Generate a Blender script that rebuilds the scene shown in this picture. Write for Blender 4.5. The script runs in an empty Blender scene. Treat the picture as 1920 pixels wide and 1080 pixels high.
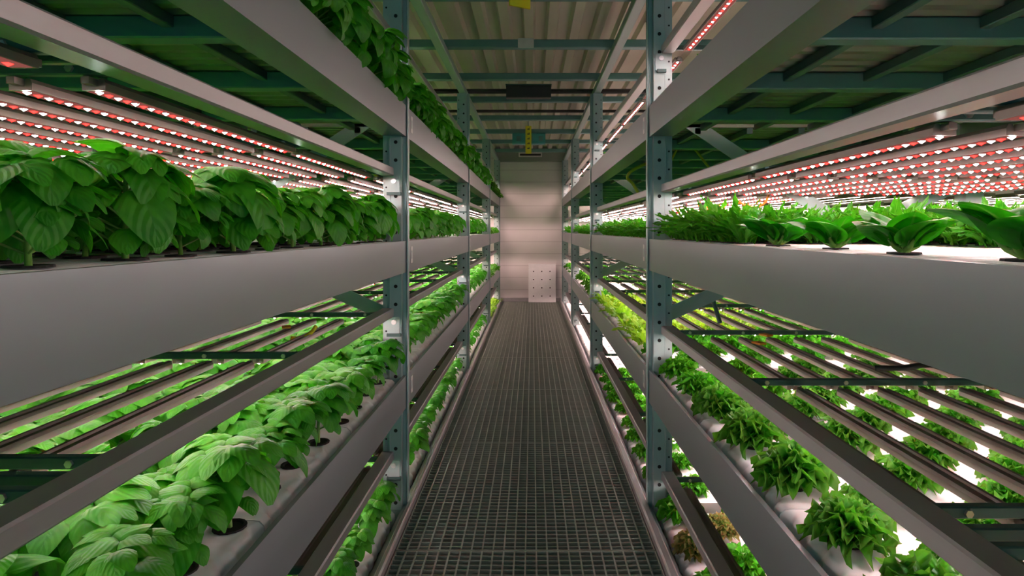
import bpy, math, random
import numpy as np
from mathutils import Vector, Matrix
from mathutils.bvhtree import BVHTree

random.seed(7)
rng = np.random.default_rng(7)
scene = bpy.context.scene
COL = scene.collection
PI = math.pi
E = 1.135                       # eye height above the grating
P = [0.06, 2.50, 4.94, 7.38, 9.62]   # planes of the rack uprights along the aisle
FACE = {-1: 0.512, 1: 0.474}    # aisle faces of the two racks
SIDE = {-1: 'basil', 1: 'lettuce'}
TIERS = ['top', 'eye-level', 'knee-high', 'floor-level']
TOP = {-1: [0.506, -0.043, -0.589, -1.115], 1: [0.503, -0.035, -0.566, -1.125]}   # tray lips, relative to the eye
PANEL_H = [0.125, 0.127, 0.131, 0.10]
RAIL = {-1: [0.800, 0.253, -0.313, -0.888], 1: [0.745, 0.187, -0.384, -0.968]}    # top of the light rails
RDEPTH = 1.24
ORD = ['first', 'second', 'third', 'fourth', 'fifth', 'sixth', 'seventh', 'eighth', 'ninth', 'tenth', 'eleventh', 'twelfth',
       'thirteenth', 'fourteenth', 'fifteenth', 'sixteenth', 'seventeenth', 'eighteenth', 'nineteenth', 'twentieth']

# ------------------------------------------------------------------ materials
def new_mat(name):
    m = bpy.data.materials.new(name); m.use_nodes = True
    nt = m.node_tree
    return m, nt, nt.nodes['Principled BSDF']

def N(nt, kind, **kw):
    n = nt.nodes.new(kind)
    for k, v in kw.items(): setattr(n, k, v)
    return n

def mix_col(nt, fac, a, b):
    n = N(nt, 'ShaderNodeMix', data_type='RGBA')
    if hasattr(fac, 'is_linked'): nt.links.new(fac, n.inputs[0])
    else: n.inputs[0].default_value = fac
    for i, c in ((6, a), (7, b)):
        if hasattr(c, 'is_linked'): nt.links.new(c, n.inputs[i])
        else: n.inputs[i].default_value = (*c, 1)
    return n.outputs[2]

def metal(name, c0, c1, metallic=0.7, rough=0.4, scale=6.0, stretch=(1, 1, 1), bump=0.0, bscale=None, bdist=0.01):
    m, nt, b = new_mat(name)
    tc = N(nt, 'ShaderNodeTexCoord'); mp = N(nt, 'ShaderNodeMapping')
    mp.inputs['Scale'].default_value = stretch
    nt.links.new(tc.outputs['Object'], mp.inputs['Vector'])
    no = N(nt, 'ShaderNodeTexNoise'); no.inputs['Scale'].default_value = scale; no.inputs['Detail'].default_value = 5
    nt.links.new(mp.outputs['Vector'], no.inputs['Vector'])
    nt.links.new(mix_col(nt, no.outputs['Fac'], c0, c1), b.inputs['Base Color'])
    b.inputs['Metallic'].default_value = metallic
    mr = N(nt, 'ShaderNodeMapRange'); mr.inputs['To Min'].default_value = rough - 0.06; mr.inputs['To Max'].default_value = rough + 0.08
    nt.links.new(no.outputs['Fac'], mr.inputs['Value']); nt.links.new(mr.outputs['Result'], b.inputs['Roughness'])
    if bump:
        n2 = N(nt, 'ShaderNodeTexNoise'); n2.inputs['Scale'].default_value = bscale or scale; n2.inputs['Detail'].default_value = 1
        nt.links.new(mp.outputs['Vector'], n2.inputs['Vector'])
        bp = N(nt, 'ShaderNodeBump'); bp.inputs['Strength'].default_value = bump; bp.inputs['Distance'].default_value = bdist
        nt.links.new(n2.outputs['Fac'], bp.inputs['Height']); nt.links.new(bp.outputs['Normal'], b.inputs['Normal'])
    return m

def plain(name, c, rough=0.5, metallic=0.0):
    return metal(name, tuple(x * 0.86 for x in c), tuple(min(1, x * 1.12) for x in c), metallic, rough, 14.0)

M = {}
M['tray_steel'] = metal('satin_tray_steel', (.225, .255, .270), (.27, .295, .31), .4, .36, 3.0, (1, .35, 2.2), .25, 2.2, .02)
M['galvanised'] = metal('galvanised_steel', (.29, .40, .40), (.38, .47, .465), .3, .42, 18.0)
M['rail_steel'] = metal('brushed_rail_steel', (.30, .30, .30), (.40, .39, .39), .5, .42, 9.0, (3, .3, 3))
M['teal_paint'] = metal('teal_painted_steel', (.075, .18, .175), (.105, .24, .23), .15, .45, 8.0)
M['dark_teal'] = metal('dark_teal_steel', (.035, .085, .08), (.06, .12, .11), .2, .45, 8.0)
M['deck'] = metal('corrugated_deck_steel', (.58, .56, .46), (.70, .67, .56), .25, .5, 4.0, (1, .4, 1))
M['tray_underside'] = metal('ribbed_tray_steel', (.15, .18, .15), (.22, .25, .2), .4, .45, 5.0)
M['bar'] = metal('led_housing_aluminium', (.17, .14, .12), (.23, .20, .18), .5, .42, 12.0, (1, .2, 1))
M['grating'] = metal('grating_steel', (.34, .40, .35), (.50, .52, .45), .6, .42, 9.0)
M['black'] = plain('black_plastic', (.012, .013, .013), .5)
M['hole'] = plain('dark_hole', (.006, .006, .006), .8)
M['yellow'] = plain('yellow_tag_plastic', (.80, .68, .015), .5)
M['cable'] = plain('yellow_green_cable', (.35, .40, .02), .45)
M['orange'] = plain('orange_tag_plastic', (.75, .24, .02), .5)
M['sticker'] = plain('pale_sticker', (.62, .60, .58), .5)
M['bolt'] = plain('zinc_bolt', (.6, .6, .6), .3, .9)
M['box_teal'] = plain('teal_box_plastic', (.05, .28, .28), .4)

def foam_mat():
    m, nt, b = new_mat('white_foam')
    tc = N(nt, 'ShaderNodeTexCoord')
    no = N(nt, 'ShaderNodeTexNoise'); no.inputs['Scale'].default_value = 24; no.inputs['Detail'].default_value = 3
    nt.links.new(tc.outputs['Object'], no.inputs['Vector'])
    nt.links.new(mix_col(nt, no.outputs['Fac'], (.74, .76, .77), (.86, .86, .86)), b.inputs['Base Color'])
    b.inputs['Roughness'].default_value = .55
    bp = N(nt, 'ShaderNodeBump'); bp.inputs['Strength'].default_value = .25; bp.inputs['Distance'].default_value = .004
    nt.links.new(no.outputs['Fac'], bp.inputs['Height']); nt.links.new(bp.outputs['Normal'], b.inputs['Normal'])
    return m
M['foam'] = foam_mat()

def wall_mat():
    m, nt, b = new_mat('planked_white_wall')
    tc = N(nt, 'ShaderNodeTexCoord'); sp = N(nt, 'ShaderNodeSeparateXYZ')
    nt.links.new(tc.outputs['Object'], sp.inputs[0])
    mu = N(nt, 'ShaderNodeMath', operation='MULTIPLY'); mu.inputs[1].default_value = 1 / .19
    fr = N(nt, 'ShaderNodeMath', operation='FRACT'); lt = N(nt, 'ShaderNodeMath', operation='LESS_THAN'); lt.inputs[1].default_value = .05
    nt.links.new(sp.outputs['Z'], mu.inputs[0]); nt.links.new(mu.outputs[0], fr.inputs[0]); nt.links.new(fr.outputs[0], lt.inputs[0])
    no = N(nt, 'ShaderNodeTexNoise'); no.inputs['Scale'].default_value = 3
    nt.links.new(tc.outputs['Object'], no.inputs['Vector'])
    base = mix_col(nt, no.outputs['Fac'], (.76, .72, .72), (.85, .81, .81))
    nt.links.new(mix_col(nt, lt.outputs[0], base, (.62, .58, .58)), b.inputs['Base Color'])
    b.inputs['Roughness'].default_value = .5
    return m
M['wall'] = wall_mat()
M['floor'] = plain('dark_concrete', (.035, .075, .05), .8)

def leaf_mat(name, c_dark, c_light, vein=(.35, .5, .15), rough=.42, transl=.42, pucker=.22, tip=None):
    m, nt, b = new_mat(name)
    uv = N(nt, 'ShaderNodeUVMap'); sp = N(nt, 'ShaderNodeSeparateXYZ'); nt.links.new(uv.outputs['UV'], sp.inputs[0])
    # v: -1..1 stored as 0..1; |v|
    a1 = N(nt, 'ShaderNodeMath', operation='MULTIPLY_ADD'); a1.inputs[1].default_value = 2; a1.inputs[2].default_value = -1
    nt.links.new(sp.outputs['Y'], a1.inputs[0])
    av = N(nt, 'ShaderNodeMath', operation='ABSOLUTE'); nt.links.new(a1.outputs[0], av.inputs[0])
    # vein phase = u*7 - |v|*2.2
    ph = N(nt, 'ShaderNodeMath', operation='MULTIPLY_ADD'); ph.inputs[1].default_value = -2.2
    mu = N(nt, 'ShaderNodeMath', operation='MULTIPLY'); mu.inputs[1].default_value = 7
    nt.links.new(sp.outputs['X'], mu.inputs[0]); nt.links.new(av.outputs[0], ph.inputs[0]); nt.links.new(mu.outputs[0], ph.inputs[2])
    sn = N(nt, 'ShaderNodeMath', operation='MULTIPLY'); sn.inputs[1].default_value = 2 * PI; nt.links.new(ph.outputs[0], sn.inputs[0])
    co = N(nt, 'ShaderNodeMath', operation='COSINE'); nt.links.new(sn.outputs[0], co.inputs[0])
    tc = N(nt, 'ShaderNodeTexCoord'); no = N(nt, 'ShaderNodeTexNoise'); no.inputs['Scale'].default_value = 38; no.inputs['Detail'].default_value = 2
    nt.links.new(tc.outputs['Object'], no.inputs['Vector'])
    oi = N(nt, 'ShaderNodeObjectInfo')
    ad = N(nt, 'ShaderNodeMath', operation='MULTIPLY_ADD'); ad.inputs[1].default_value = .45; nt.links.new(oi.outputs['Random'], ad.inputs[0]); 
    nn = N(nt, 'ShaderNodeMapRange'); nn.inputs['From Min'].default_value = .3; nn.inputs['From Max'].default_value = .7; nn.inputs['To Max'].default_value = .6
    nt.links.new(no.outputs['Fac'], nn.inputs['Value']); nt.links.new(nn.outputs['Result'], ad.inputs[2])
    col = mix_col(nt, ad.outputs[0], c_dark, c_light)
    mid = N(nt, 'ShaderNodeMapRange'); mid.inputs['From Min'].default_value = .03; mid.inputs['From Max'].default_value = .09
    mid.inputs['To Min'].default_value = .4; mid.inputs['To Max'].default_value = 0
    nt.links.new(av.outputs[0], mid.inputs['Value'])
    col = mix_col(nt, mid.outputs['Result'], col, vein)
    if tip:
        tr = N(nt, 'ShaderNodeMapRange'); tr.inputs['From Min'].default_value = .62; tr.inputs['From Max'].default_value = 1.0; tr.inputs['To Max'].default_value = .75
        nt.links.new(sp.outputs['X'], tr.inputs['Value'])
        col = mix_col(nt, tr.outputs['Result'], col, tip)
    nt.links.new(col, b.inputs['Base Color'])
    b.inputs['Roughness'].default_value = rough; b.inputs['Specular IOR Level'].default_value = .34
    bp = N(nt, 'ShaderNodeBump'); bp.inputs['Strength'].default_value = pucker; bp.inputs['Distance'].default_value = .004
    hs = N(nt, 'ShaderNodeMath', operation='ADD'); nt.links.new(co.outputs[0], hs.inputs[0]); nt.links.new(no.outputs['Fac'], hs.inputs[1])
    ng = N(nt, 'ShaderNodeMath', operation='MULTIPLY'); ng.inputs[1].default_value = -1; nt.links.new(hs.outputs[0], ng.inputs[0])
    nt.links.new(ng.outputs[0], bp.inputs['Height']); nt.links.new(bp.outputs['Normal'], b.inputs['Normal'])
    tl = N(nt, 'ShaderNodeBsdfTranslucent'); tg = N(nt, 'ShaderNodeMix', data_type='RGBA', blend_type='MULTIPLY'); tg.inputs[0].default_value = 1; nt.links.new(col, tg.inputs[6]); tg.inputs[7].default_value = (1.25, 1.4, .7, 1)
    nt.links.new(tg.outputs[2], tl.inputs['Color'])
    mx = N(nt, 'ShaderNodeMixShader'); mx.inputs[0].default_value = transl
    nt.links.new(b.outputs[0], mx.inputs[1]); nt.links.new(tl.outputs[0], mx.inputs[2])
    nt.links.new(mx.outputs[0], nt.nodes['Material Output'].inputs['Surface'])
    return m
M['basil'] = leaf_mat('basil_leaf', (.010, .195, .004), (.080, .39, .016), (.05, .26, .03), rough=.46, pucker=.2)
M['lettuce'] = leaf_mat('oakleaf_lettuce_leaf', (.008, .17, .004), (.05, .32, .010), (.15, .36, .06), pucker=.35, tip=(.10, .25, .03))
M['red_lettuce'] = leaf_mat('red_tinged_lettuce_leaf', (.05, .15, .02), (.15, .26, .05), (.3, .4, .12), pucker=.4, tip=(.24, .14, .07))
M['arugula'] = leaf_mat('rocket_leaf', (.015, .20, .005), (.09, .38, .015), (.2, .42, .08), pucker=.3)
M['frisee'] = leaf_mat('frisee_leaf', (.16, .42, .015), (.32, .58, .03), (.5, .65, .12), pucker=.3)
M['pak_choi'] = leaf_mat('pak_choi_leaf', (.006, .17, .004), (.04, .33, .008), (.18, .38, .10), rough=.35, pucker=.08)
M['stem'] = plain('pale_green_stem', (.16, .36, .06), .5)

def emit_mat(name, col, s):
    m = bpy.data.materials.new(name); m.use_nodes = True; nt = m.node_tree
    nt.nodes.remove(nt.nodes['Principled BSDF'])
    e = N(nt, 'ShaderNodeEmission'); e.inputs['Color'].default_value = (*col, 1); e.inputs['Strength'].default_value = s
    nt.links.new(e.outputs[0], nt.nodes['Material Output'].inputs['Surface'])
    return m
LED = 175.0
M['led_white'] = emit_mat('white_diode', (.92, 1.0, .97), LED)
M['led_red'] = emit_mat('red_diode', (1.0, .0022, .0017), LED * .38)
M['lens'] = emit_mat('added_red_glare', (.60, .17, .14), .38)  # added dim glow imitating red diode glare on the bar undersides
M['led_mix'] = emit_mat('distant_diode_row', (1.0, .66, .61), LED * .9)

# ------------------------------------------------------------------ mesh building
class MB:
    def __init__(self): self.v = []; self.f = []; self.mi = []; self.uv = []; self.smooth = []
    def add(self, verts, faces, mat=0, uv=None, smooth=False):
        b = len(self.v); self.v.extend(map(tuple, verts))
        self.uv.extend(uv if uv is not None else [(0.5, 1.0)] * len(verts))
        for f in faces: self.f.append(tuple(b + i for i in f)); self.mi.append(mat); self.smooth.append(smooth)
        return self
    def box(self, x0, x1, y0, y1, z0, z1, mat=0):
        x0, x1 = min(x0, x1), max(x0, x1); y0, y1 = min(y0, y1), max(y0, y1); z0, z1 = min(z0, z1), max(z0, z1)
        v = [(x0, y0, z0), (x1, y0, z0), (x1, y1, z0), (x0, y1, z0), (x0, y0, z1), (x1, y0, z1), (x1, y1, z1), (x0, y1, z1)]
        return self.add(v, [(0, 3, 2, 1), (4, 5, 6, 7), (0, 1, 5, 4), (1, 2, 6, 5), (2, 3, 7, 6), (3, 0, 4, 7)], mat)
    def bbox(self, x0, x1, y0, y1, z0, z1, b=.003, mat=0, axis='y'):
        """box with chamfered long edges, extruded along axis"""
        if axis == 'y': prof = self._oct(x0, x1, z0, z1, b); self.prism([(p[0], p[1]) for p in prof], 'y', y0, y1, mat)
        elif axis == 'x': prof = self._oct(y0, y1, z0, z1, b); self.prism(prof, 'x', x0, x1, mat)
        else: prof = self._oct(x0, x1, y0, y1, b); self.prism(prof, 'z', z0, z1, mat)
        return self
    @staticmethod
    def _oct(a0, a1, b0, b1, c):
        a0, a1 = min(a0, a1), max(a0, a1); b0, b1 = min(b0, b1), max(b0, b1)
        return [(a0 + c, b0), (a1 - c, b0), (a1, b0 + c), (a1, b1 - c), (a1 - c, b1), (a0 + c, b1), (a0, b1 - c), (a0, b0 + c)]
    def prism(self, prof, axis, t0, t1, mat=0):
        n = len(prof)
        def pt(p, t): return {'y': (p[0], t, p[1]), 'x': (t, p[0], p[1]), 'z': (p[0], p[1], t)}[axis]
        v = [pt(p, t0) for p in prof] + [pt(p, t1) for p in prof]
        f = [(i, (i + 1) % n, n + (i + 1) % n, n + i) for i in range(n)] + [tuple(range(n))[::-1], tuple(range(n, 2 * n))]
        if axis == 'y': f = [tuple(reversed(q)) for q in f]
        return self.add(v, f, mat)
    def disc(self, c, r, axis='y', depth=.002, mat=0, n=10):
        prof = [(math.cos(2 * PI * i / n) * r, math.sin(2 * PI * i / n) * r) for i in range(n)]
        if axis == 'y': self.prism([(c[0] + p[0], c[2] + p[1]) for p in prof], 'y', c[1] - depth, c[1], mat)
        elif axis == 'x': self.prism([(c[1] + p[0], c[2] + p[1]) for p in prof], 'x', c[0] - depth, c[0] + depth, mat)
        else: self.prism([(c[0] + p[0], c[1] + p[1]) for p in prof], 'z', c[2], c[2] + depth, mat)
        return self
    def tube(self, pts, r, mat=0, n=6):
        pts = [Vector(p) for p in pts]; rs = r if isinstance(r, (list, tuple)) else [r] * len(pts)
        v = []; f = []; up = Vector((.3, .2, 1)).normalized()
        for i, p in enumerate(pts):
            d = (pts[min(i + 1, len(pts) - 1)] - pts[max(i - 1, 0)]).normalized()
            a = d.cross(up)
            if a.length < 1e-3: a = d.cross(Vector((1, 0, 0)))
            a.normalize(); b = d.cross(a)
            for k in range(n):
                t = 2 * PI * k / n; v.append(p + (a * math.cos(t) + b * math.sin(t)) * rs[i])
        for i in range(len(pts) - 1):
            for k in range(n):
                f.append((i * n + k, i * n + (k + 1) % n, (i + 1) * n + (k + 1) % n, (i + 1) * n + k))
        f.append(tuple(range(n))); f.append(tuple(range((len(pts) - 1) * n, len(pts) * n))[::-1])
        return self.add(v, f, mat, smooth=True)
    def mesh(self, name, mats):
        me = bpy.data.meshes.new(name); me.from_pydata(self.v, [], self.f)
        for m in mats: me.materials.append(m)
        me.polygons.foreach_set('material_index', self.mi); me.polygons.foreach_set('use_smooth', self.smooth)
        ul = me.uv_layers.new(name='UVMap')
        idx = np.empty(len(me.loops), dtype=np.int32); me.loops.foreach_get('vertex_index', idx)
        ul.data.foreach_set('uv', np.array(self.uv, dtype=np.float32)[idx].ravel())
        me.update(); return me

def link(name, data, parent=None, loc=(0, 0, 0), rotz=0.0):
    o = bpy.data.objects.new(name, data); COL.objects.link(o)
    o.location = loc
    if rotz: o.rotation_euler = (0, 0, rotz)
    if parent: o.parent = parent
    return o

def tag(o, label=None, cat=None, group=None, kind=None):
    if label: o['label'] = label
    if cat: o['category'] = cat
    if group: o['group'] = group
    if kind: o['kind'] = kind
    return o

def dup(o, loc=None):
    r = o.copy(); COL.objects.link(r)
    if loc is not None: r.location = loc
    for ch in o.children:
        c = ch.copy(); COL.objects.link(c); c.parent = r
    return r

occ_v, occ_f = [], []
def occlude(x0, x1, y0, y1, z0, z1):
    m = MB().box(x0, x1, y0, y1, z0, z1); b = len(occ_v)
    occ_v.extend(m.v); occ_f.extend(tuple(b + i for i in f) for f in m.f)

def X(s, d): return s * (FACE[s] + d)

# ------------------------------------------------------------------ camera, world, colour
cam = bpy.data.cameras.new('camera'); cam.sensor_width = 36; cam.lens = 1150 / 1920 * 36
cam.shift_x = -38 / 1920; cam.shift_y = -108 / 1920; cam.clip_start = .02
co = bpy.data.objects.new('camera', cam); COL.objects.link(co)
co.location = (0, 0, E); co.rotation_euler = (PI / 2, 0, 0); scene.camera = co
w = bpy.data.worlds.new('hall_light'); scene.world = w; w.use_nodes = True
bg = w.node_tree.nodes['Background']; bg.inputs['Color'].default_value = (.14, .70, .80, 1); bg.inputs['Strength'].default_value = .55
vs = scene.view_settings; vs.view_transform = 'Standard'; vs.look = 'None'; vs.exposure = 0.22; vs.gamma = 1; vs.use_curve_mapping = False
scene.cycles.max_bounces = 6; scene.cycles.diffuse_bounces = 4; scene.cycles.glossy_bounces = 3; scene.cycles.transmission_bounces = 2
scene.cycles.sample_clamp_indirect = 4.0; scene.cycles.sample_clamp_direct = 0
scene.cycles.use_light_tree = True
scene.cycles.caustics_reflective = False; scene.cycles.caustics_refractive = False

# ------------------------------------------------------------------ the setting
XW = 3.35
def structure(name, mb, mats, label=None):
    return tag(link(name, mb.mesh(name, mats)), label, None, None, 'structure')
structure('floor', MB().box(-XW, XW, -1.6, 9.95, E - 2.0, E - 1.92), [M['floor']], 'dark concrete floor far below the steel grating')
structure('wall_back', MB().box(-XW, XW, 9.76, 9.90, E - 1.9, E + 1.45), [M['wall']], 'white planked wall closing the end of the aisle')
structure('wall_left', MB().box(-XW - .1, -XW, -1.6, 9.9, E - 1.9, E + 1.45), [M['wall']], 'white wall behind the basil racks')
structure('wall_right', MB().box(XW, XW + .1, -1.6, 9.9, E - 1.9, E + 1.45), [M['wall']], 'white wall behind the lettuce racks')
# corrugated deck: trapezoid ribs along the aisle
mb = MB(); xs = []; x = -XW
pitch = .15
while x < XW:
    xs += [(x, 0), (x + .055, 0), (x + .07, .04), (x + .135, .04)]; x += pitch
xs.append((x, 0)); z0 = E + 1.29
prof = [(a, z0 + b) for a, b in xs] + [(xs[-1][0], z0 + .07), (xs[0][0], z0 + .07)]
mb.prism(prof, 'y', -1.6, 9.76)
structure('ceiling', mb, [M['deck']], 'pale corrugated steel deck over the aisle')
structure('trim_1', MB().box(-.60, .56, 9.70, 9.755, E + 1.09, E + 1.285), [M['tray_underside']], 'dark header beam above the end wall')
structure('baseboard_back', MB().box(-.50, .45, 9.735, 9.755, E - 1.13, E - 1.07), [M['rail_steel']], 'steel skirting at the foot of the end wall')

# ------------------------------------------------------------------ floor grating
def grating_mesh(y0, y1, xa, xb):
    mb = MB()
    n = int(round((xb - xa) / .039))
    for i in range(1, n):
        xx = xa + (xb - xa) * i / n; mb.box(xx - .0026, xx + .0026, y0, y1, -.004, .001)
    m = int(round((y1 - y0) / .030))
    for j in range(1, m):
        yy = y0 + (y1 - y0) * j / m; mb.box(xa, xb, yy - .0016, yy + .0016, -.026, -.001)
    for (a, b) in ((xa, xa + .004), (xb - .004, xb)): mb.box(a, b, y0, y1, -.03, .001)
    for (a, b) in ((y0, y0 + .004), (y1 - .004, y1)): mb.box(xa, xb, a, b, -.03, .001)
    return mb
gx0, gx1 = -.484, .436
yy = 1.075; k = 0
place = ['under the camera end of the aisle', 'beside the first uprights', 'just past the first uprights', 'midway before the second uprights', 'beside the second uprights',
         'midway before the third uprights', 'beside the third uprights', 'before the end plate']
base_me = grating_mesh(0, 1.096, gx0, gx1).mesh('grating_panel', [M['grating']])
while yy < 8.9:
    o = link('grating_panel', base_me, loc=((.014 if k % 2 else 0) * 0, yy, 0))
    tag(o, 'steel walkway grating panel ' + place[k], 'grating', 'walkway grating panels')
    yy += 1.10; k += 1
mb = MB().box(gx0, gx1, yy + .005, 9.73, -.02, .002)
tag(link('end_plate', mb.mesh('end_plate', [M['grating']])), 'plain steel floor plate at the foot of the end wall', 'floor plate')
for i, yb in enumerate((1.4, 2.9, 4.4, 5.9, 7.4, 8.9)):
    mb = MB().box(gx0, gx1, yb - .03, yb + .03, -.12, -.032)
    tag(link('walkway_joist', mb.mesh('walkway_joist', [M['dark_teal']])), 'dark steel joist under the grating, %s counted from the camera end' % ORD[i], 'joist', 'joists under the walkway')
for s in (-1, 1):
    xa, xb = (-.512 + .003, -.487) if s < 0 else (.439, .474 - .004)
    mb = MB().bbox(xa, xb, .6, 9.7, -.03, .032, .006)
    tag(link('kerb_rail', mb.mesh('kerb_rail', [M['rail_steel']])), 'low steel kerb rail along the %s rack side of the walkway' % SIDE[s], 'rail')

# ------------------------------------------------------------------ rack uprights
def upright_parts(s, aisle=True):
    parts = {}
    c = MB()
    d0, d1, dm = .014, .090, .060
    zb, zt = -.06, E + 1.098
    c.box(X(s, d0), X(s, dm), -.034, .034, zb, zt)
    c.box(X(s, dm), X(s, d1), -.026, .034, zb, zt)
    c.box(X(s, dm - .001), X(s, dm + .004), -.036, -.02, zb, zt)
    z = zb + .10
    while z < zt - .05:
        c.disc((X(s, (d0 + dm) / 2), -.0342, z), .0075, 'y', .0012, 1)
        c.disc((X(s, (dm + d1) / 2 + .002), -.0262, z + .036), .004, 'y', .0012, 1, 8)
        z += .0725
    parts['column'] = c
    st = MB(); st.bbox(X(s, -.009), X(s, -.0007), -.012, .012, zb, zt, .003, axis='z'); st.box(X(s, -.001), X(s, .0136), -.005, .005, zb, zt)
    parts['edge_strip'] = st
    bp = MB(); bp.box(X(s, .004), X(s, .094), -.044, .044, -.062, -.055); bp.box(X(s, .010), X(s, .092), -.040, -.0345, -.055, .012)
    parts['base_plate'] = bp
    return parts
up = {s: {k: v.mesh(k, [M['galvanised'], M['hole']]) for k, v in upright_parts(s).items()} for s in (-1, 1)}
def bracket(s, zr):
    b = MB(); xa, xb = X(s, .020), X(s, .066)
    b.bbox(xa, xb, -.0405, -.0352, zr - .105, zr - .035, .004, axis='y')
    b.disc(((xa + xb) / 2, -.0405, zr - .055), .010, 'y', .006, 1, 8)
    b.box(xa + .006, xb - .004, -.05, -.036, zr - .112, zr - .1, 2)
    return b
for s in (-1, 1):
    for k in (1, 2, 3, 4):
        r = link('rack_upright', None, loc=(0, P[k] if k < 4 else 9.64, 0))
        tag(r, 'perforated steel upright at the aisle edge of the %s rack, %s' % (SIDE[s], ['first past the camera', 'second along the aisle', 'third along the aisle', 'against the end wall'][k - 1]),
            'upright', 'aisle uprights of the racks')
        for nm, me in up[s].items(): link(nm, me, r)
        if k < 4:
            for t in range(4):
                if s > 0 and t != 0 and k == 1: continue
                link('bracket', bracket(s, E + RAIL[s][t]).mesh('bracket', [M['galvanised'], M['bolt'], M['dark_teal']]), r)
        occlude(X(s, .014), X(s, .09), P[k] - .034, P[k] + .034, -.06, E + 1.12)
    for k in (1, 2, 3):
        for row, d in (('middle', 1.27), ('rear', 2.62)):
            if abs(X(s, d)) > XW - .12: continue
            c = MB(); c.box(X(s, d), X(s, d + .05), -.034, .034, -.06, E + 1.09); c.box(X(s, d + .05), X(s, d + .078), -.026, .034, -.06, E + 1.09)
            z = .0
            while z < 2.1: c.disc((X(s, d + .025), -.0342, z), .0075, 'y', .0012, 1); z += .0725
            o = link('back_upright', c.mesh('back_upright', [M['galvanised'], M['hole']]), loc=(0, P[k], 0))
            tag(o, 'perforated steel upright, %s row of %s rack, level with %s aisle upright' % (row, SIDE[s], ORD[k - 1]), 'upright', 'inner uprights of the racks')
        # flat diagonal braces between aisle and middle uprights
        for nm, ha, hb, yo in (('falling to the back', .52, -.30, .040), ('rising to the back', -.36, .19, .052)):
            a = Vector((X(s, .07), yo, E + ha)); b2 = Vector((X(s, 1.30), yo, E + hb)); dv = (b2 - a).normalized(); nv = Vector((-dv.z, 0, dv.x)) * .028
            m = MB(); v = [a - nv, b2 - nv, b2 + nv, a + nv]; v += [p + Vector((0, .006, 0)) for p in v]
            m.add(v, [(0, 1, 2, 3), (7, 6, 5, 4), (0, 4, 5, 1), (1, 5, 6, 2), (2, 6, 7, 3), (3, 7, 4, 0)])
            o = link('rack_brace', m.mesh('rack_brace', [M['galvanised']]), loc=(0, P[k], 0))
            tag(o, 'flat steel diagonal brace %s behind the %s %s upright' % (nm, ORD[k - 1], SIDE[s]), 'brace', 'diagonal rack braces')
    m = MB().bbox(X(s, .02), X(s, .075), -1.2, 9.7, E + 1.10, E + 1.145, .004)
    tag(link('top_rail', m.mesh('top_rail', [M['galvanised']])), 'long steel channel over the tops of the %s rack uprights' % SIDE[s], 'rail')

# ------------------------------------------------------------------ trays, rafts, light frames
def raft_mesh(s, length, depth, holes=None, seed=0):
    """foam slab with a lumpy, film-wrapped aisle edge"""
    r = random.Random(seed); mb = MB(); n = int(length / .011)
    prof = [(.0, -.05), (-.004, -.03), (-.002, -.012), (.008, -.002), (.022, 0), (depth, 0), (depth, -.05)]
    rows = []
    bump = [0] * (n + 1)
    for i in range(n + 1): bump[i] = .5 + .34 * math.sin(i * 1.12 + seed) + r.uniform(-.22, .22)
    for i in range(n + 1):
        y = length * i / n; e = bump[i] * (0 if i in (0, n) else 1)
        for j, (d, z) in enumerate(prof):
            k = (.5, 1, 1, .8, .25, 0, 0)[j]
            rows.append((s * (d + .017 * e * k), y, z - (.012 * e * k if 1 < j < 5 else 0)))
    m = len(prof); f = []
    for i in range(n):
        for j in range(m - 1):
            q = (i * m + j, i * m + j + 1, (i + 1) * m + j + 1, (i + 1) * m + j)
            f.append(q if s > 0 else q[::-1])
    mb.add(rows, f, 0, smooth=True)
    for e in (0, n): 
        q = tuple(e * m + j for j in range(m)); mb.add([rows[i] for i in q], [tuple(range(m))], 0)
    for (d, y) in holes or []:
        mb.disc((s * d, y, .0002), .017, 'z', .0008, 1, 12)
    return mb

RAFT_D0 = {-1: .040, 1: .036}
raft_cache = {}
def raft_me(s, length, holes, seed):
    key = (s, round(length, 3), bool(holes), seed)
    if key not in raft_cache:
        h = [(.10 + .135 * i, .10 + .2 * j + (.1 if i % 2 else 0)) for i in range(8) for j in range(3) if .10 + .2 * j + (.1 if i % 2 else 0) < length] if holes else None
        raft_cache[key] = raft_mesh(s, length, RDEPTH - RAFT_D0[s] - .02, h, seed).mesh('foam_raft', [M['foam'], M['hole']])
    return raft_cache[key]

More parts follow.
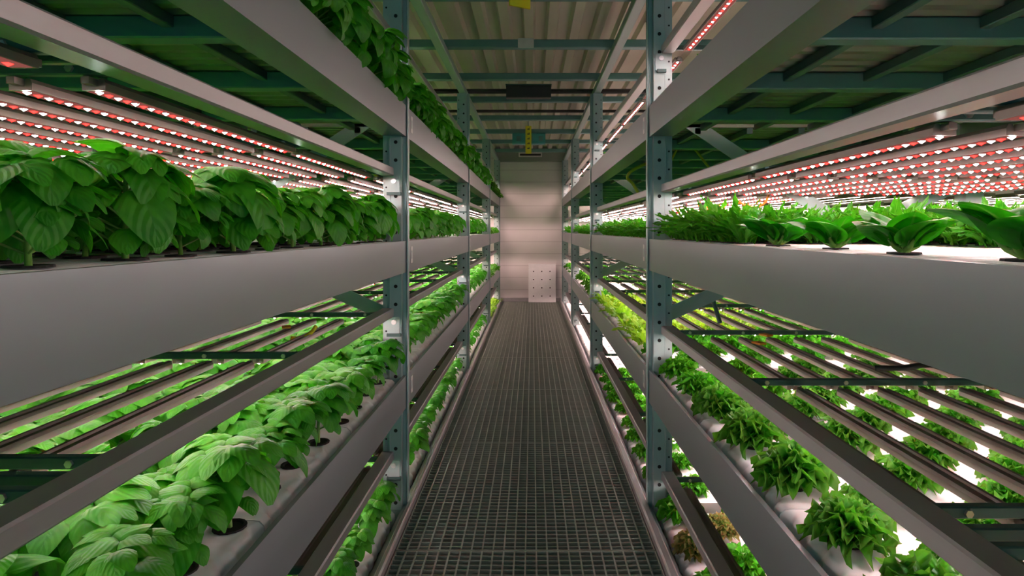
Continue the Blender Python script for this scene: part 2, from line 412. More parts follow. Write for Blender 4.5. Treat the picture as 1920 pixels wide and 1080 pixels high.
def tray(s, t, b):
    y0, y1 = P[b], P[b + 1]
    zt = E + TOP[s][t]; zb = zt - PANEL_H[t]
    root = link('grow_tray', None, loc=(X(s, 0), y0, zb))
    tag(root, 'long satin steel %s tray of the %s rack, %s bay along the aisle' % (TIERS[t], SIDE[s], ORD[b]), 'grow tray', 'steel grow trays')
    L = y1 - y0
    def rel(d): return s * d
    m = MB()
    ya, yb = (.006 if b else -1.0), L - .006
    hh = zt - zb
    m.box(rel(.0), rel(.003), ya, yb, 0, hh); m.box(rel(.003), rel(.012), ya, yb, hh - .003, hh)
    m.box(rel(.003), rel(.009), ya, yb, 0, .003)
    yc, yd = (.04 if b else -1.0), L - .04
    m.box(rel(.009), rel(.092), yc, yd, 0, .003)
    fp = link('front_panel', m.mesh('front_panel', [M['tray_steel']]), root)
    occlude(X(s, 0), X(s, .003), y0 + ya, y0 + yb, zb, zt)
    if b and t < 3 :
        m = MB().bbox(rel(-.0012), rel(-.0002), .085, .12, .032, .102, .0004, axis='y')
        m.box(rel(-.0016), rel(-.0011), .093, .112, .05, .085, 1)
        link('label_plate', m.mesh('label_plate', [M['sticker'], M['galvanised']]), fp)['label'] = 'pale label plate'
    m = MB(); 
    if t == 0:       # ribbed underside
        prof = []; y = yc
        while y < yd - .06:
            prof += [(y, .048), (y + .022, .048), (y + .028, .058), (y + .052, .058)]; y += .06
        prof += [(yd, .048), (yd, .064), (yc, .064)]
        m.prism(prof, 'x', rel(.093), rel(RDEPTH))
    else: m.box(rel(.093), rel(RDEPTH), yc, yd, .006, .012)
    link('tray_bottom', m.mesh('tray_bottom', [M['tray_underside']]), root)
    m = MB().box(rel(RDEPTH), rel(RDEPTH + .003), yc, yd, 0, hh); link('back_panel', m.mesh('back_panel', [M['tray_steel']]), root)
    if t == 0:
        ys = [1.24, 1.67, 2.14] if b == 0 else [y0 + .38 + .43 * i for i in range(5)]
        if b == 0: ys = [.34, .80] + ys
        for yv in ys:
            m = MB().bbox(rel(.094), rel(RDEPTH), yv - y0 - .022, yv - y0 + .022, .002, .047, .003, axis='x')
            link('cross_beam', m.mesh('cross_beam', [M['teal_paint']]), root)['label'] = 'teal painted cross beam'
        for i in range(5):
            d = .20 + .215 * i
            m = MB().bbox(rel(d), rel(d + .024), yc, yd, .022, .0465, .002)
            link('batten', m.mesh('batten', [M['dark_teal']]), root)['label'] = 'dark lengthwise batten'
    occlude(X(s, .09), X(s, RDEPTH), y0 + yc, y0 + yd, zb, zb + .02)
    # foam rafts
    rz = zt - .006 if t != 1 else zt - .002
    span = (yd - .006) - (max(yc, .0) + .006); n = 4; ln = span / n - .004
    if b == 0: nlist = range(-1, n)
    else: nlist = range(n)
    for i in nlist:
        empty = (s > 0 and t == 3 and b >= 2)
        o = link('foam_raft', raft_me(s, ln, empty, i % 4), loc=(X(s, RAFT_D0[s]), y0 + max(yc, 0) + .006 + i * span / n, rz))
        tag(o, 'white foam raft in the %s %s tray, %s bay, %s raft before the upright' % (SIDE[s], TIERS[t], ORD[b], ORD[n - 1 - i]), 'raft', 'foam rafts in the grow trays')
    return root

def frame(s, t, b):
    y0, y1 = P[b], P[b + 1]; zr = E + RAIL[s][t]
    root = link('light_frame', None, loc=(X(s, 0), y0, zr))
    tag(root, 'steel light frame above the %s %s tray, %s bay along the aisle' % (SIDE[s], TIERS[t], ORD[b]), 'light frame', 'steel light frames')
    ya, yb = (-.9 if b == 0 else .036), y1 - y0 - .037
    d0, d1 = (.044, .094)
    m = MB(); m.bbox(s * d0, s * d1, ya, yb, -.034, 0, .004)
    link('front_rail', m.mesh('front_rail', [M['rail_steel']]), root)
    m = MB().bbox(s * (RDEPTH - .06), s * (RDEPTH - .02), ya, yb, -.034, 0, .004)
    link('back_rail', m.mesh('back_rail', [M['rail_steel']]), root)
    L = y1 - y0
    for yv in ([.715, .762, .826, 1.58, 2.375] if b == 0 else [.80, 1.58, 2.375 * L / 2.44]):
        m = MB().bbox(s * d1, s * (RDEPTH - .06), yv - .008, yv + .008, -.030, -.012, .002, axis='x')
        if yv not in (.762,):
            for q in range(5):
                dd = .15 + .21 * q; m.disc((s * dd, yv - .008, -.021), .006, 'y', .004, 1, 6)
        link('cross_bar', m.mesh('cross_bar', [M['dark_teal'], M['bolt']]), root)
    occlude(X(s, d0), X(s, d1), y0 + ya, y0 + yb, zr - .034, zr)
    return root

for s in (-1, 1):
    for t in range(4):
        for b in range(4):
            tray(s, t, b); frame(s, t, b)

# second racks standing back to back with the first ones
for s in (-1, 1):
    for t in (1, 2):
        zt = E + TOP[s][t]
        r = link('rear_tray', None, loc=(X(s, 1.36), .1, zt - .125))
        tag(r, 'pale %s tray standing behind the inner uprights of the %s rack' % (TIERS[t], SIDE[s]), 'grow tray')
        m = MB().box(0, s * .003, 0, 9.3, 0, .125).box(s * 1.2, s * 1.203, 0, 9.3, 0, .125).box(0, s * 1.2, 0, 9.3, 0, .006)
        link('tray_shell', m.mesh('tray_shell', [M['tray_steel']]), r)
        m = MB().box(s * .01, s * 1.19, 0, 9.3, .06, .104); link('growing_bed', m.mesh('growing_bed', [M['foam']]), r)

# ------------------------------------------------------------------ LED bars
BW = .034
def bar_housing(length):
    m = MB(); h = BW / 2
    prof = [(-h, 0), (h, 0), (h, .011), (h - .003, .017), (h - .009, .017), (h - .011, .013), (-h + .011, .013), (-h + .009, .017), (-h + .003, .017), (-h, .011)]
    m.prism(prof, 'y', 0, length); 
    m.box(-.006, .006, -.018, 0, .006, .016); m.box(-.006, .006, length, length + .018, .006, .016)
    return m
def diode_strip(length, s):
    m = MB(); n = int(length / .0205); x0 = 0.0; q = BW / 2 - .002
    m.add([(-q, .006, -.0004), (q, .006, -.0004), (q, length - .006, -.0004), (-q, length - .006, -.0004)], [(3, 2, 1, 0)], 2)  # added glowing plate that imitates the diodes' red glare
    for i in range(n):
        y = .012 + i * .0205; r = .0037 if i % 2 == 0 else .0040
        v = [(x0 - r, y - r, -.0006), (x0 + r, y - r, -.0006), (x0 + r, y + r, -.0006), (x0 - r, y + r, -.0006), (x0, y, -.0046)]
        xo = 0.0
        v = [(a + xo, bb, c) for a, bb, c in v]
        m.add(v, [(1, 0, 4), (2, 1, 4), (3, 2, 4), (0, 3, 4)], i % 2)
    return m
spans = [(.03, .70), (.835, 1.555), (1.605, 2.33)]
names = ['span nearest the camera', 'middle span', 'span beside the upright']
names = ['camera-end', 'middle', 'upright-end']
h_me = bar_housing(.715).mesh('led_bar', [M['bar']])
d_me = {s: diode_strip(.715, s).mesh('diode_strip', [M['led_white'], M['led_red'], M['lens']]) for s in (-1, 1)}
rest = {(-1): MB(), 1: MB()}
def rest_bar(mb, s, x, y0, y1, z):
    mb.box(x - BW / 2, x + BW / 2, y0, y1, z, z + .016, 0)
    mb.add([(x - .015, y0, z - .0005), (x + .015, y0, z - .0005), (x + .015, y1, z - .0005), (x - .015, y1, z - .0005)], [(3, 2, 1, 0)], 2)  # same added red glare plate under the distant bars
    a = x; mb.add([(a - .0022, y0, z - .001), (a + .0022, y0, z - .001), (a + .0022, y1, z - .001), (a - .0022, y1, z - .001)], [(3, 2, 1, 0)], 1)
GROW = 'LED grow bars over the trays'
for s in (-1, 1):
    for t in range(4):
        nb = [6, 10, 10, 5][t]
        z = E + RAIL[s][t] - .031 - .0175
        for b in range(4):
            for q, (a, c) in enumerate(spans):
                for i in range(nb):
                    d = .128 + .107 * i
                    indiv = (b == 0 and (t in (1, 2) or i < 3 or t == 0)) or (b == 1 and ((t in (1,) and i < 6) or (t == 2 and i < 8) or i < 2)) or (b == 2 and i < 2 and t in (1, 0))
                    y0 = P[b] + a
                    if b == 0 and q == 0: y0 = P[b] + a - .03
                    if b == 3 and c > 2.1: c = 2.2
                    if indiv:
                        o = link('led_bar', h_me, loc=(X(s, d), y0, z))
                        tag(o, 'LED grow bar over %s %s tray, %s bay, %s span, %s bar from aisle' % (SIDE[s], TIERS[t], ORD[b], names[q], ORD[i]), 'LED bar', GROW)
                        link('diode_strip', d_me[s], o)['label'] = 'row of white and red diodes'
                    else:
                        rest_bar(rest[s], s, X(s, d), y0, y0 + c - a, z)
            if t in (1, 2):
                for i in range(10):
                    for q, (a, c) in enumerate(spans):
                        rest_bar(rest[s], s, X(s, 1.42 + .115 * i), P[b] + a, P[b] + c, z)
    o = link('led_bar_mass', rest[s].mesh('led_bar_mass', [M['bar'], M['led_mix'], M['lens']]))
    tag(o, 'distant and rear LED grow bars glowing over the %s rack trays' % SIDE[s], 'LED bars', None, 'stuff')

# ------------------------------------------------------------------ ceiling joists, pipes, tags
for i, yv in enumerate((2.20, 3.05, 3.87, 4.69, 5.5, 6.4, 7.27, 8.1, 9.0)):
    m = MB().bbox(-XW + .02, XW - .02, yv - .03, yv + .03, E + 1.147, E + 1.197, .004, axis='x')
    tag(link('ceiling_joist', m.mesh('ceiling_joist', [M['teal_paint']])), 'teal steel joist under the corrugated deck, %s along the aisle' % ORD[i], 'joist', 'ceiling joists')
for i, (yv, r, hh) in enumerate(((5.155, .021, 1.169), (6.0, .015, 1.166))):
    m = MB().tube([(-1.6, yv, E + hh), (1.6, yv, E + hh)], r, 0, 10)
    tag(link('ceiling_pipe', m.mesh('ceiling_pipe', [M['black']])), ['thick black pipe crossing the aisle behind the second uprights', 'thin black pipe crossing the aisle below a joist'][i], 'pipe')
r = link('ceiling_cable_box', None, loc=(-.03, 5.10, E + 1.15)); tag(r, 'black cable box fixed on the thick pipe over the aisle', 'cable box')
link('casing', MB().bbox(-.185, .185, -.05, .03, -.055, .045, .006, axis='x').mesh('casing', [M['black']]), r)
link('lid', MB().bbox(-.19, .19, -.056, .036, .045, .055, .003, axis='x').mesh('lid', [M['dark_teal']]), r)
r = link('ceiling_junction_box', None, loc=(-.04, 7.27, E + 1.078)); tag(r, 'teal junction box hanging beneath a joist above the aisle', 'junction box')
link('casing', MB().bbox(-.195, .195, -.06, .06, -.06, .068, .012, axis='x').mesh('casing', [M['box_teal']]), r)
for xx in (-.12, .02, .14):
    link('cover_plate', MB().bbox(xx - .025, xx + .025, -.066, -.0605, -.03, .03, .002, axis='y').mesh('cover_plate', [M['teal_paint']]), r)
r = link('wall_vent', None, loc=(-.03, 9.695, E + 1.195)); tag(r, 'pale slotted air vent on the header above the end wall', 'vent')
link('vent_plate', MB().bbox(-.185, .185, -.012, 0, -.036, .036, .004, axis='y').mesh('vent_plate', [M['sticker']]), r)
link('slot', MB().box(-.165, .165, -.0135, -.012, -.016, .016).mesh('slot', [M['hole']]), r)
for i, (xx, yv, zz, wd, ht, rot, lb) in enumerate(((-.040, 6.40, .80, .062, .29, 0, 'long yellow hanging tag with black marks over the middle of the aisle'),
                                         (-.045, 2.20, .80, .085, .29, .5, 'yellow hanging tag cut by the top of the view, turned edgewise'))):
    r = link('hanging_tag', None, loc=(xx, yv, E + zz), rotz=rot); tag(r, lb, 'tag')
    link('tag_board', MB().bbox(-wd / 2, wd / 2, -.004, .004, 0, ht, .002, axis='z').mesh('tag_board', [M['yellow']]), r)
    m = MB()
    for q in range(5):
        zz2 = .05 + q * .05
        for pts in ([(-.012, 0), (.010, .006)], [(.010, .006), (.004, .02)], [(-.006, .014), (.006, .014)]):
            a, c = pts; m.box(a[0], c[0] + .003, -.0052, -.0041, zz2 + a[1], zz2 + c[1] + .003)
    link('printed_marks', m.mesh('printed_marks', [M['black']]), r)
    link('hook', MB().tube([(0, 0, ht), (0, 0, ht + .04), (.008, 0, ht + .055)], .004).mesh('hook', [M['galvanised']]), r)
m = MB().bbox(-.05, .05, -.006, .0, -.03, .03, .004, axis='y')
tag(link('ceiling_plate', m.mesh('ceiling_plate', [M['sticker']]), loc=(-.04, 3.838, E + 1.172)), 'small pale plate screwed to a ceiling joist over the aisle', 'plate')

def cable(name, pts, r, mat, label):
    P3 = [Vector(p) for p in pts]; out = []
    for i in range(len(P3) - 1):
        p0, p1, p2, p3 = P3[max(i - 1, 0)], P3[i], P3[i + 1], P3[min(i + 2, len(P3) - 1)]
        for k in range(6):
            t = k / 6; out.append(.5 * ((2 * p1) + (p2 - p0) * t + (2 * p0 - 5 * p1 + 4 * p2 - p3) * t * t + (3 * p1 - p0 - 3 * p2 + p3) * t ** 3))
    out.append(P3[-1])
    tag(link(name, MB().tube(out, r, 0, 6).mesh(name, [mat])), label, 'cable')
def W3(px, py, Y): return ((px - 998) * Y / 1150, Y, E + (432 - py) * Y / 1150)
cable('power_cable', [W3(1214, 306, 3.6), W3(1188, 318, 3.6), W3(1176, 332, 3.6), W3(1186, 344, 3.62), (W3(1197, 362, 3.62))], .009, M['cable'], 'yellow-green cable loop hanging behind the first lettuce rack upright')
cable('power_cable', [W3(1258, 302, 3.1), W3(1276, 272, 3.1), W3(1300, 278, 3.1), W3(1322, 305, 3.1), W3(1340, 326, 3.1)], .006, M['cable'], 'yellow-green cable arching under the top lettuce tray, second bay')
cable('power_cable', [W3(1370, 362, 2.60), W3(1388, 380, 2.60), W3(1412, 389, 2.60), W3(1432, 382, 2.60), W3(1442, 364, 2.60)], .005, M['orange'], 'orange-yellow cable sagging below the eye-level lettuce lights')
cable('power_cable', [W3(1326, 535, 2.62), W3(1336, 560, 2.62), W3(1344, 585, 2.60), W3(1350, 606, 2.58)], .010, M['dark_teal'], 'dark hose dropping behind the knee-high lettuce lights')
cable('power_cable', [W3(700, 325, 2.62), W3(718, 340, 2.65), W3(736, 350, 2.7)], .006, M['cable'], 'yellow cable under the eye-level basil lights')
cable('power_cable', [W3(545, 634, 2.0), W3(568, 634, 2.02), W3(585, 622, 2.04), W3(592, 612, 2.06)], .007, M['yellow'], 'yellow strap lying across the knee-high basil lights')
cable('power_cable', [W3(1640, 690, 1.62), W3(1690, 690, 1.60), W3(1740, 684, 1.64), W3(1800, 688, 1.62), W3(1850, 700, 1.55)], .008, M['black'], 'black cable bundle along the knee-high lettuce light frame')
for i, (px, py, Y) in enumerate(((1423, 643, 2.02), (1436, 628, 2.12), (491, 590, 2.3), (537, 613, 2.1))):
    c = W3(px, py, Y)
    m = MB().bbox(-.014, .014, -.02, .02, -.003, .003, .001, axis='z')
    o = link('marker_tag', m.mesh('marker_tag', [M['orange']]), loc=c, rotz=.4)
    tag(o, ['orange tag clipped to a knee-high lettuce LED bar, lower of two', 'orange tag clipped to a knee-high lettuce LED bar, upper of two',
            'orange tag clipped to a knee-high basil LED bar, upper of two', 'orange tag clipped to a knee-high basil LED bar, lower of two'][i], 'tag', 'orange marker tags')

# foam board leaning on the end wall
bd = MB(); bd.bbox(0, .43, 0, .03, 0, .61, .006, axis='x')
for i in range(4):
    for j in range(3): bd.disc((.08 + j * .13, -.0005, .10 + i * .13), .010, 'y', .001, 1)
o = link('foam_board', bd.mesh('foam_board', [M['foam'], M['hole']]), loc=(-.06, 9.62, .004)); o.rotation_euler = (math.radians(-10), 0, 0)
tag(o, 'white perforated foam board leaning on the end wall', 'foam board')

# ------------------------------------------------------------------ plants
def leaf(L, W, nu, nv, pos, yaw, pitch, roll=0, droop=.5, dome=.35, shape='ovate', frill=0.0, r=None, cup=0.0):
    u = np.linspace(0, 1, nu + 1); v = np.linspace(-1, 1, nv + 1)
    U, V = np.meshgrid(u, v, indexing='ij')
    if shape == 'ovate': w = np.sin(PI * np.clip(u, .015, .985) ** .78) ** .58
    elif shape == 'spoon': w = np.where(u < .27, .16, np.sin(PI * np.clip((u - .22) / .78, .01, .96) ** .9) ** .42)
    elif shape == 'oak': w = (.25 + .85 * u ** .7) * np.where(u > .97, .8, 1)
    else: w = (.25 + .75 * np.sin(PI * np.clip(u, .05, .93) ** 1.3)) * (1 + .35 * np.cos(u * 2 * PI * 3.5))
    w = w * W / 2
    y = U * L; x = V * w[:, None]
    if frill:
        edge = np.abs(V) ** 2
        if shape == 'oak':
            an = np.arctan2(V * .6, U - .15); ph = r.uniform(0, 6); mk = np.maximum(np.abs(V) ** 2.5, U ** 4)
            y = y * (1 - .10 * V ** 2 * U)
            lobe = 1 + .17 * mk * np.cos(an * 11 + ph); x = x * lobe; y = y * (1 + .5 * (lobe - 1))
        jag = np.array([[r.uniform(-1, 1) for _ in v] for _ in u])
        kj = .5 if shape == 'oak' else 1; x = x + edge * jag * W * .16 * kj; y = y + (edge + (U > .9)) * np.roll(jag, 2, axis=0) * L * .07 * kj
        z = frill * (edge + .7 * (U > .88)) * np.sin(U * 2 * PI * 3.1 + V * 2.4 + r.uniform(0, 6)) * W * .5 + jag * W * .05 * edge
        if shape == 'oak': z = frill * mk * np.sin(an * 9 + ph * 2) * W * .66 + jag * W * .04 * mk
    else: z = np.zeros_like(U)
    z = z + dome * (1 - V ** 2) * w[:, None] + cup * V ** 2 * w[:, None] - .10 * W * np.exp(-(V / .22) ** 2) * np.sin(PI * U)
    # bend along the length
    ang = -droop * U ** 1.2
    yy = y * np.cos(ang * .6); zz = z * np.cos(ang) + y * np.sin(ang * .75)
    pts = np.stack([x, yy, zz], -1).reshape(-1, 3)
    cr, sr = math.cos(roll), math.sin(roll); pts = pts @ np.array([[cr, 0, sr], [0, 1, 0], [-sr, 0, cr]])
    cp, sp_ = math.cos(pitch), math.sin(pitch); pts = pts @ np.array([[1, 0, 0], [0, cp, sp_], [0, -sp_, cp]])
    cy, sy = math.cos(yaw), math.sin(yaw); pts = pts @ np.array([[cy, sy, 0], [-sy, cy, 0], [0, 0, 1]])
    pts = pts + np.array(pos)
    f = [(i * (nv + 1) + j, i * (nv + 1) + j + 1, (i + 1) * (nv + 1) + j + 1, (i + 1) * (nv + 1) + j) for i in range(nu) for j in range(nv)]
    uv = np.stack([U, (V + 1) / 2], -1).reshape(-1, 2)
    return pts.tolist(), f, [tuple(q) for q in uv.tolist()]

def basil(seed, H=.165, lod=1, hang=0.0, young=False):
    """foliage MB, stem MB"""
    r = random.Random(seed); fo = MB(); st = MB()
    nu, nv = (8, 6) if lod else (4, 2)
    lean = (r.uniform(-.012, .012), r.uniform(-.012, .012))
    st.tube([(0, 0, 0), (lean[0] * .4, lean[1] * .4, H * .4), (lean[0], lean[1], H * .92)], [.0042, .0036, .0022], 0, 6 if lod else 4)
    base = r.uniform(0, PI)
    # height, leaf length, pitch, droop, petiole, leaves per node
    nodes = [(.16, .048, .05, 1.0, .036, 3), (.32, .062, .15, 1.5, .034, 3), (.50, .072, .25, 1.6, .034, 3), (.64, .086, .35, 1.8, .024, 3), (.78, .088, .45, 1.85, .018, 3), (.90, .078, .60, 1.8, .010, 3), (.98, .058, .85, 1.3, .005, 3)]
    if young: nodes = [(a, b * .9, c + .1, d, e * .75, n) for a, b, c, d, e, n in nodes[2:]]; nodes[0] = (.30, .036, .3, 1.2, .030, 2)
    elif not lod: nodes = nodes[2:]
    for k, (hz, L, pt, dr, pl, cnt) in enumerate(nodes):
        for q in range(cnt if lod else 2):
            yaw = base + k * 1.25 + q * 2 * PI / cnt + r.uniform(-.4, .4)
            L2 = L * r.uniform(.72, 1.14) * (1 if young else .88); z = H * hz
            px = (lean[0] * hz - math.sin(yaw) * pl, lean[1] * hz + math.cos(yaw) * pl, z + pl * .4)
            if lod: st.tube([(lean[0] * hz, lean[1] * hz, z - .004), px], .0016, 0, 4)
            v, f, uv = leaf(L2, L2 * r.uniform(.86, 1.02), nu, nv, px, yaw, pt + r.uniform(-.15, .15), r.uniform(-.3, .3), dr + hang + r.uniform(-.25, .3), .55)
            fo.add(v, f, 0, uv, True)
        if 1 <= k <= 5 and lod:       # side shoots
            for q in range(2):
                yaw = base + k * 1.25 + .6 + q * PI + r.uniform(-.5, .5); L2 = .048 * r.uniform(.8, 1.25)
                pl2 = .036; px = (-math.sin(yaw) * pl2, math.cos(yaw) * pl2, H * hz + .012)
                for dy in (-.7, .1, .75):
                    v, f, uv = leaf(L2, L2 * .85, nu - 2, nv - 2, px, yaw + dy, .6 + r.uniform(-.3, .2), r.uniform(-.3, .3), 1.4, .5)
                    fo.add(v, f, 0, uv, True)
                st.tube([(0, 0, H * hz - .012), px], .0014, 0, 4)
    return fo, st
_uvc = {}
def leaf_uv(nu, nv):
    if (nu, nv) not in _uvc:
        u = np.linspace(0, 1, nu + 1); v = np.linspace(0, 1, nv + 1); U, V = np.meshgrid(u, v, indexing='ij')
        _uvc[(nu, nv)] = [tuple(q) for q in np.stack([U, V], -1).reshape(-1, 2).tolist()]
    return _uvc[(nu, nv)]

def lettuce(seed, R=.088, lod=1):
    r = random.Random(seed); fo = MB(); st = MB()
    nu, nv = (8, 8) if lod else (4, 4)
    rings = [(11, 1.0, .34, .30), (10, .92, .58, .40), (9, .78, .84, .40), (7, .60, 1.15, .25)] if lod else [(6, 1.0, .3, .4), (4, .8, .85, .35)]
    for k, (n, sc, pt, dr) in enumerate(rings):
        b = r.uniform(0, 6)
        for i in range(n):
            L = R * sc * r.uniform(.85, 1.15)
            v, f, uv = leaf(L, L * r.uniform(.68, .9), nu, nv, (0, 0, .014 + .010 * k), b + 2 * PI * i / n + r.uniform(-.2, .2), pt + r.uniform(-.15, .15), r.uniform(-.3, .3), dr, .1, 'oak', .42, r, cup=.25)
            fo.add(v, f, 0, uv, True)
    st.tube([(0, 0, .0005), (0, 0, .03)], [.008, .006], 0, 6)
    return fo, st

def bush(seed, H=.13, lod=1, n=34, spread=.055, wd=.030):
    r = random.Random(seed); fo = MB(); st = MB()
    nu, nv = (8, 3) if lod else (4, 2)
    for i in range(n if lod else n // 2):
        yaw = r.uniform(0, 2 * PI); L = H * r.uniform(.6, 1.15); p = r.uniform(.85, 1.45); d = r.uniform(0, spread)
        v, f, uv = leaf(L, wd * r.uniform(.8, 1.5) * (1 if lod else 1.4), nu, nv if nv % 2 == 0 else nv + 1, (-math.sin(yaw) * d, math.cos(yaw) * d, r.uniform(0, .02)), yaw, p, r.uniform(-.6, .6), r.uniform(.3, 1.2), .1, 'lobed', .3, r)
        fo.add(v, f, 0, uv, True)
    for i in range(4): st.tube([(r.uniform(-.01, .01), r.uniform(-.01, .01), .0005), (r.uniform(-.03, .03), r.uniform(-.03, .03), H * .5)], .002, 0, 4)
    return fo, st

def pak(seed, lod=1):
    r = random.Random(seed); fo = MB(); st = MB(); nu, nv = (10, 6) if lod else (4, 2)
    for n, pt, L0, off in ((5, .92, .086, .020), (5, 1.12, .082, .014), (3, 1.35, .064, .007)):
        b0 = r.uniform(0, 6)
        for i in range(n):
            yaw = b0 + 2 * PI * i / n + r.uniform(-.25, .25); L = L0 * r.uniform(.88, 1.12)
            px = (-math.sin(yaw) * off, math.cos(yaw) * off, .010 + .2 * off)
            v, f, uv = leaf(L, L * .92, nu, nv, px, yaw, pt + r.uniform(-.12, .12), r.uniform(-.3, .3), .62, .25)
            fo.add(v, f, 0, uv, True)
            if lod: st.tube([(0, 0, .004), px, (px[0] * 1.6, px[1] * 1.6, px[2] + .012)], [.006, .0045, .002], 0, 5)
    st.tube([(0, 0, .0005), (0, 0, .02)], [.009, .011], 0, 7)
    return fo, st

def pot():
    m = MB(); n = 14
    for (r0, z0), (r1, z1), mt in (((.027, .0005), (.0265, .0035), 0), ((.0265, .0035), (.0215, .0035), 0), ((.0215, .0035), (.018, .001), 0)):
        v = [(math.cos(2 * PI * i / n) * r0, math.sin(2 * PI * i / n) * r0, z0) for i in range(n)] + [(math.cos(2 * PI * i / n) * r1, math.sin(2 * PI * i / n) * r1, z1) for i in range(n)]
        m.add(v, [(i, (i + 1) % n, n + (i + 1) % n, n + i) for i in range(n)], mt)
    m.add([(math.cos(2 * PI * i / n) * .0185, math.sin(2 * PI * i / n) * .0185, .0012) for i in range(n)], [tuple(range(n))], 0)
    return m
pot_me = pot().mesh('net_pot', [M['hole']])

KINDS = {}
def kind(key, name, word, mat, maker, nvar):
    var = []
    for i in range(nvar):
        fo, st = maker(100 * (len(KINDS) + 1) + i, 1)
        both = MB(); both.add(fo.v, fo.f, 0, fo.uv, True); both.add(st.v, st.f, 1, st.uv, True)
        var.append((fo.mesh('foliage', [mat]), st.mesh('stem', [M['stem']]), both.mesh(name, [mat, M['stem']])))
    low = []
    for i in range(3):
        fo, st = maker(100 * (len(KINDS) + 1) + 50 + i, 0)
        low.append((np.array(fo.v), np.array(fo.f), np.array(fo.uv)))
    KINDS[key] = dict(name=name, word=word, mat=mat, var=var, low=low, list=[])
kind('basil', 'basil_plant', 'leafy basil plant', M['basil'], lambda sd, l: basil(sd, .128, l), 7)
kind('basil_young', 'basil_plant', 'leafy basil plant', M['basil'], lambda sd, l: basil(sd, .125, l, 0, True), 7)
kind('trailing', 'basil_plant', 'trailing basil plant', M['basil'], lambda sd, l: basil(sd, .125, l, .7), 4)
kind('lettuce', 'lettuce', 'frilly oakleaf lettuce', M['lettuce'], lambda sd, l: lettuce(sd, .084, l), 6)
kind('red', 'red_lettuce', 'bronze-tinged lettuce', M['red_lettuce'], lambda sd, l: lettuce(sd, .075, l), 4)
kind('arugula', 'rocket_plant', 'upright green rocket', M['arugula'], lambda sd, l: bush(sd, .118, l, 56, .034, .019), 5)
kind('frisee', 'frisee_lettuce', 'yellow-green frisee', M['frisee'], lambda sd, l: bush(sd, .10, l, 40, .06, .026), 4)
kind('pak', 'pak_choi', 'round-leaved pak choi', M['pak_choi'], pak, 4)
kind('seedling', 'seedling', 'small green seedling', M['arugula'], lambda sd, l: bush(sd, .06, l, 9, .02, .022), 3)
kind('curly', 'curly_lettuce', 'tight curly lettuce', M['arugula'], lambda sd, l: lettuce(sd, .082, l), 4)

bvh = BVHTree.FromPolygons(occ_v, occ_f)
CAMP = Vector((0, 0, E))
def seen(x, y, z, H):
    """share of a plant's sample points that lie in the frame and are not behind trays or rails"""
    n = 0; pts = [(0, 0, H), (0, 0, H * .5), (.05, 0, H * .7), (-.05, 0, H * .7), (0, 0, .01)]
    for dx, dy, dz in pts:
        p = Vector((x + dx, y + dy, z + dz))
        if p.y < .25: continue
        px = 998 + 1150 * p.x / p.y; py = 432 - 1150 * (p.z - E) / p.y
        if not (-20 < px < 1940 and -20 < py < 1100): continue
        dv = p - CAMP; hit = bvh.ray_cast(CAMP, dv.normalized(), dv.length - .01)
        if hit[0] is None: n += 1
    return n / len(pts)

def add_plants():
    r = random.Random(3)
    for s in (-1, 1):
        for t in range(4):
            zt = E + TOP[s][t]; rz = zt - .006 if t != 1 else zt - .002
            for b in range(4):
                y0, y1 = (P[b] + .07, P[b + 1] - .08)
                if b == 0: y0 = .12
                if s < 0: rows, pr, pit = (10, .115, .165)
                else: rows, pr, pit = (9, .128, .255)
                if s > 0 and t == 1: pr, pit, rows = .105, .12, 11
                if t in (0, 3): rows = 5
                rows_all = rows + (10 if t in (1, 2) else 0)
                for i in range(rows_all):
                    d = .092 + pr * i if i < rows else 1.43 + pr * (i - rows)
                    if s < 0 and t == 0: d = .038 + pr * i
                    if s > 0 and i == 0: d += .008
                    ny = int((y1 - y0) / pit)
                    for j in range(ny + 1):
                        y = y1 - .03 - j * pit - (pit / 2 if i % 2 else 0)
                        if y < y0: continue
                        x = X(s, d) + r.uniform(-.008, .008); yj = y + r.uniform(-.012, .012); sc = r.uniform(.85, 1.12)
                        if s < 0:
                            k = 'basil'
                            if t == 0: k = 'trailing' if i == 0 else 'basil'
                            if t == 0 and i == 0: sc *= 1.18
                            if t > 1: k = 'basil_young'
                            if t == 2: sc *= 1.08
                            if t == 1: sc *= 1.08
                            if t == 3: sc *= .9
                            if b == 3:
                                k = 'lettuce'
                                if t == 3: k = 'frisee'
                        else:
                            k = 'lettuce'
                            if t == 2: sc *= .98 if i == 0 else .84
                            if t == 0:
                                k = 'seedling'
                                if i > 1 or r.random() < .35: continue
                            if t == 1:
                                k = 'arugula'; 
                                if b == 0 and y < 1.62:
                                    if i == 0 and j % 2 == 0 : k = 'pak'; x = X(s, .105 + r.uniform(-.01, .03))
                                    elif i < 4: continue
                                    elif y < 1.3 and i < 5: continue
                                    else: sc *= .8
                                elif i > 1: sc *= .92
                                if b > 0: sc *= .8
                            if t == 2:
                                if b == 0 and y > 1.95 and i < 3: k = 'curly'
                                if b == 1: k = 'frisee' if y > 2.95 + .25 * (i > 1) and i < 6 else 'curly'
                                if b > 1 and r.random() < .5: continue
                            if t == 3:
                                k = 'red' if (i + j) % 2 else 'curly'
                                if b == 1: k = 'curly'; sc *= .85
                                if b > 1: continue
                        KINDS[k]['list'].append(dict(s=s, t=t, b=b, i=i, j=j, loc=(x, yj, rz), sc=sc, rot=r.uniform(0, 2 * PI)))
                        if k == 'trailing': KINDS[k]['list'][-1]['rot'] = r.uniform(0, 2 * PI)
add_plants()

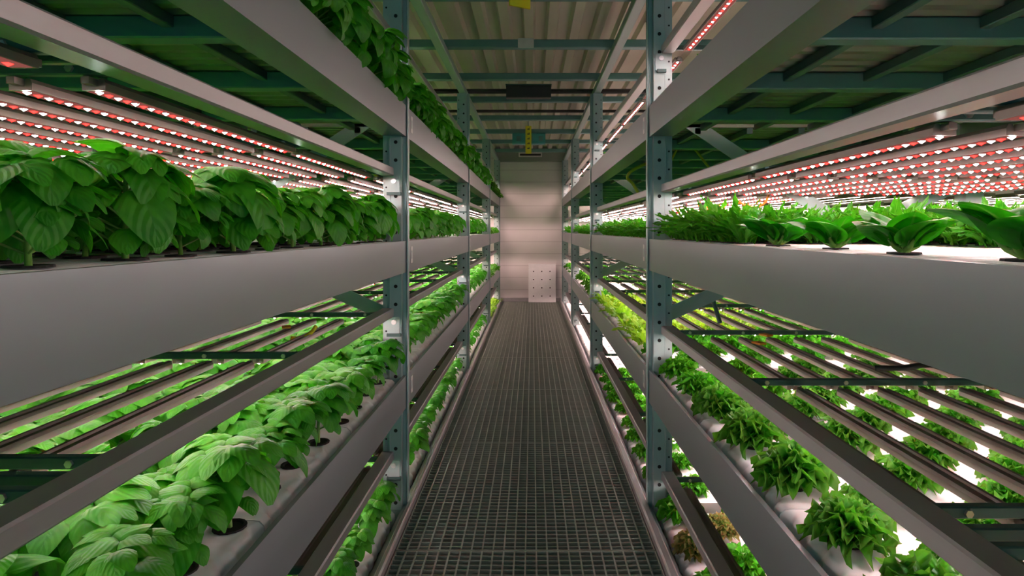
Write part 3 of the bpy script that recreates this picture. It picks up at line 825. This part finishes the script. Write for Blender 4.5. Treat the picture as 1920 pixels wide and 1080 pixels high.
for key, K in KINDS.items():
    H = .1
    for p in K['list']:
        x, y, z = p['loc']
        v = seen(x, y, z, H)
        if p['t'] == 1 and p['i'] > (3 if p['s'] < 0 else 6): v *= .3
        if p['t'] in (1, 2) and p['i'] > 9: v *= .3
        p['vis'] = v; p['score'] = v / (x * x + y * y)
    K['list'].sort(key=lambda p: -p['score'])
limit = {'basil': 110, 'basil_young': 165, 'trailing': 28, 'lettuce': 290, 'red': 60, 'arugula': 280, 'frisee': 150, 'pak': 40, 'seedling': 60, 'curly': 200}
mass = {}
for key, K in KINDS.items():
    vi = 0
    for n, p in enumerate(K['list']):
        x, y, z = p['loc']
        if n < limit[key] and p['vis'] > .15 and y < 8.6:
            fo, st, both = K['var'][vi % len(K['var'])]; vi += 1
            near = p['score'] > .16
            lb = '%s in %s tray of %s bay, %s row from aisle, %s before upright' % (K['word'], TIERS[p['t']], ORD[p['b']], ORD[p['i']], ORD[p['j']])
            if key == 'lettuce' and p['s'] < 0: lb = lb.replace('frilly oakleaf lettuce', 'pale young lettuce')
            grp = '%s plants in the %s tray' % (K['word'].split()[-1], TIERS[p['t']])
            if near:
                o = link(K['name'], None, loc=p['loc'], rotz=p['rot'])
                link('foliage', fo, o); link('stem', st, o)
                link('net_pot', pot_me, o)
            else:
                o = link(K['name'], both, loc=p['loc'], rotz=p['rot'])
            o.scale = (p['sc'],) * 3
            tag(o, lb, {'basil': 'basil', 'basil_young': 'basil', 'trailing': 'basil', 'pak': 'pak choi', 'seedling': 'seedling', 'arugula': 'rocket'}.get(key, 'lettuce'), grp)
        else:
            V, F, UV = K['low'][n % 3]; c, s_ = math.cos(p['rot']), math.sin(p['rot'])
            R = np.array([[c, s_, 0], [-s_, c, 0], [0, 0, 1]]) * p['sc'] * np.array([1, 1, 1])
            kk = (K['mat'].name, K['name'], p['s'])
            m = mass.setdefault(kk, dict(v=[], f=[], uv=[], n=0, mat=K['mat']))
            m['v'].append(V @ R + np.array(p['loc'])); m['f'].append(F + m['n']); m['uv'].append(UV); m['n'] += len(V)
for (mn, nm, s), m in mass.items():
    V = np.concatenate(m['v']); F = np.concatenate(m['f']); UV = np.concatenate(m['uv'])
    me = bpy.data.meshes.new(nm + '_mass'); me.vertices.add(len(V)); me.vertices.foreach_set('co', V.astype(np.float32).ravel())
    me.loops.add(F.size); me.polygons.add(len(F)); me.loops.foreach_set('vertex_index', F.astype(np.int32).ravel())
    me.polygons.foreach_set('loop_start', np.arange(0, F.size, 4, dtype=np.int32))
    me.polygons.foreach_set('use_smooth', np.ones(len(F), dtype=bool))
    ul = me.uv_layers.new(name='UVMap'); me.update(calc_edges=True); me.validate()
    ul = me.uv_layers['UVMap']; ul.data.foreach_set('uv', UV.astype(np.float32)[F.ravel()].ravel())
    me.materials.append(m['mat'])
    o = link(nm + '_foliage', me)
    tag(o, 'dense mass of further %s foliage filling the %s rack trays' % (nm.replace('_', ' '), SIDE[s]), 'plants', None, 'stuff')
    print('MASS', nm, s, len(F))
print('OBJECTS', len(bpy.data.objects))
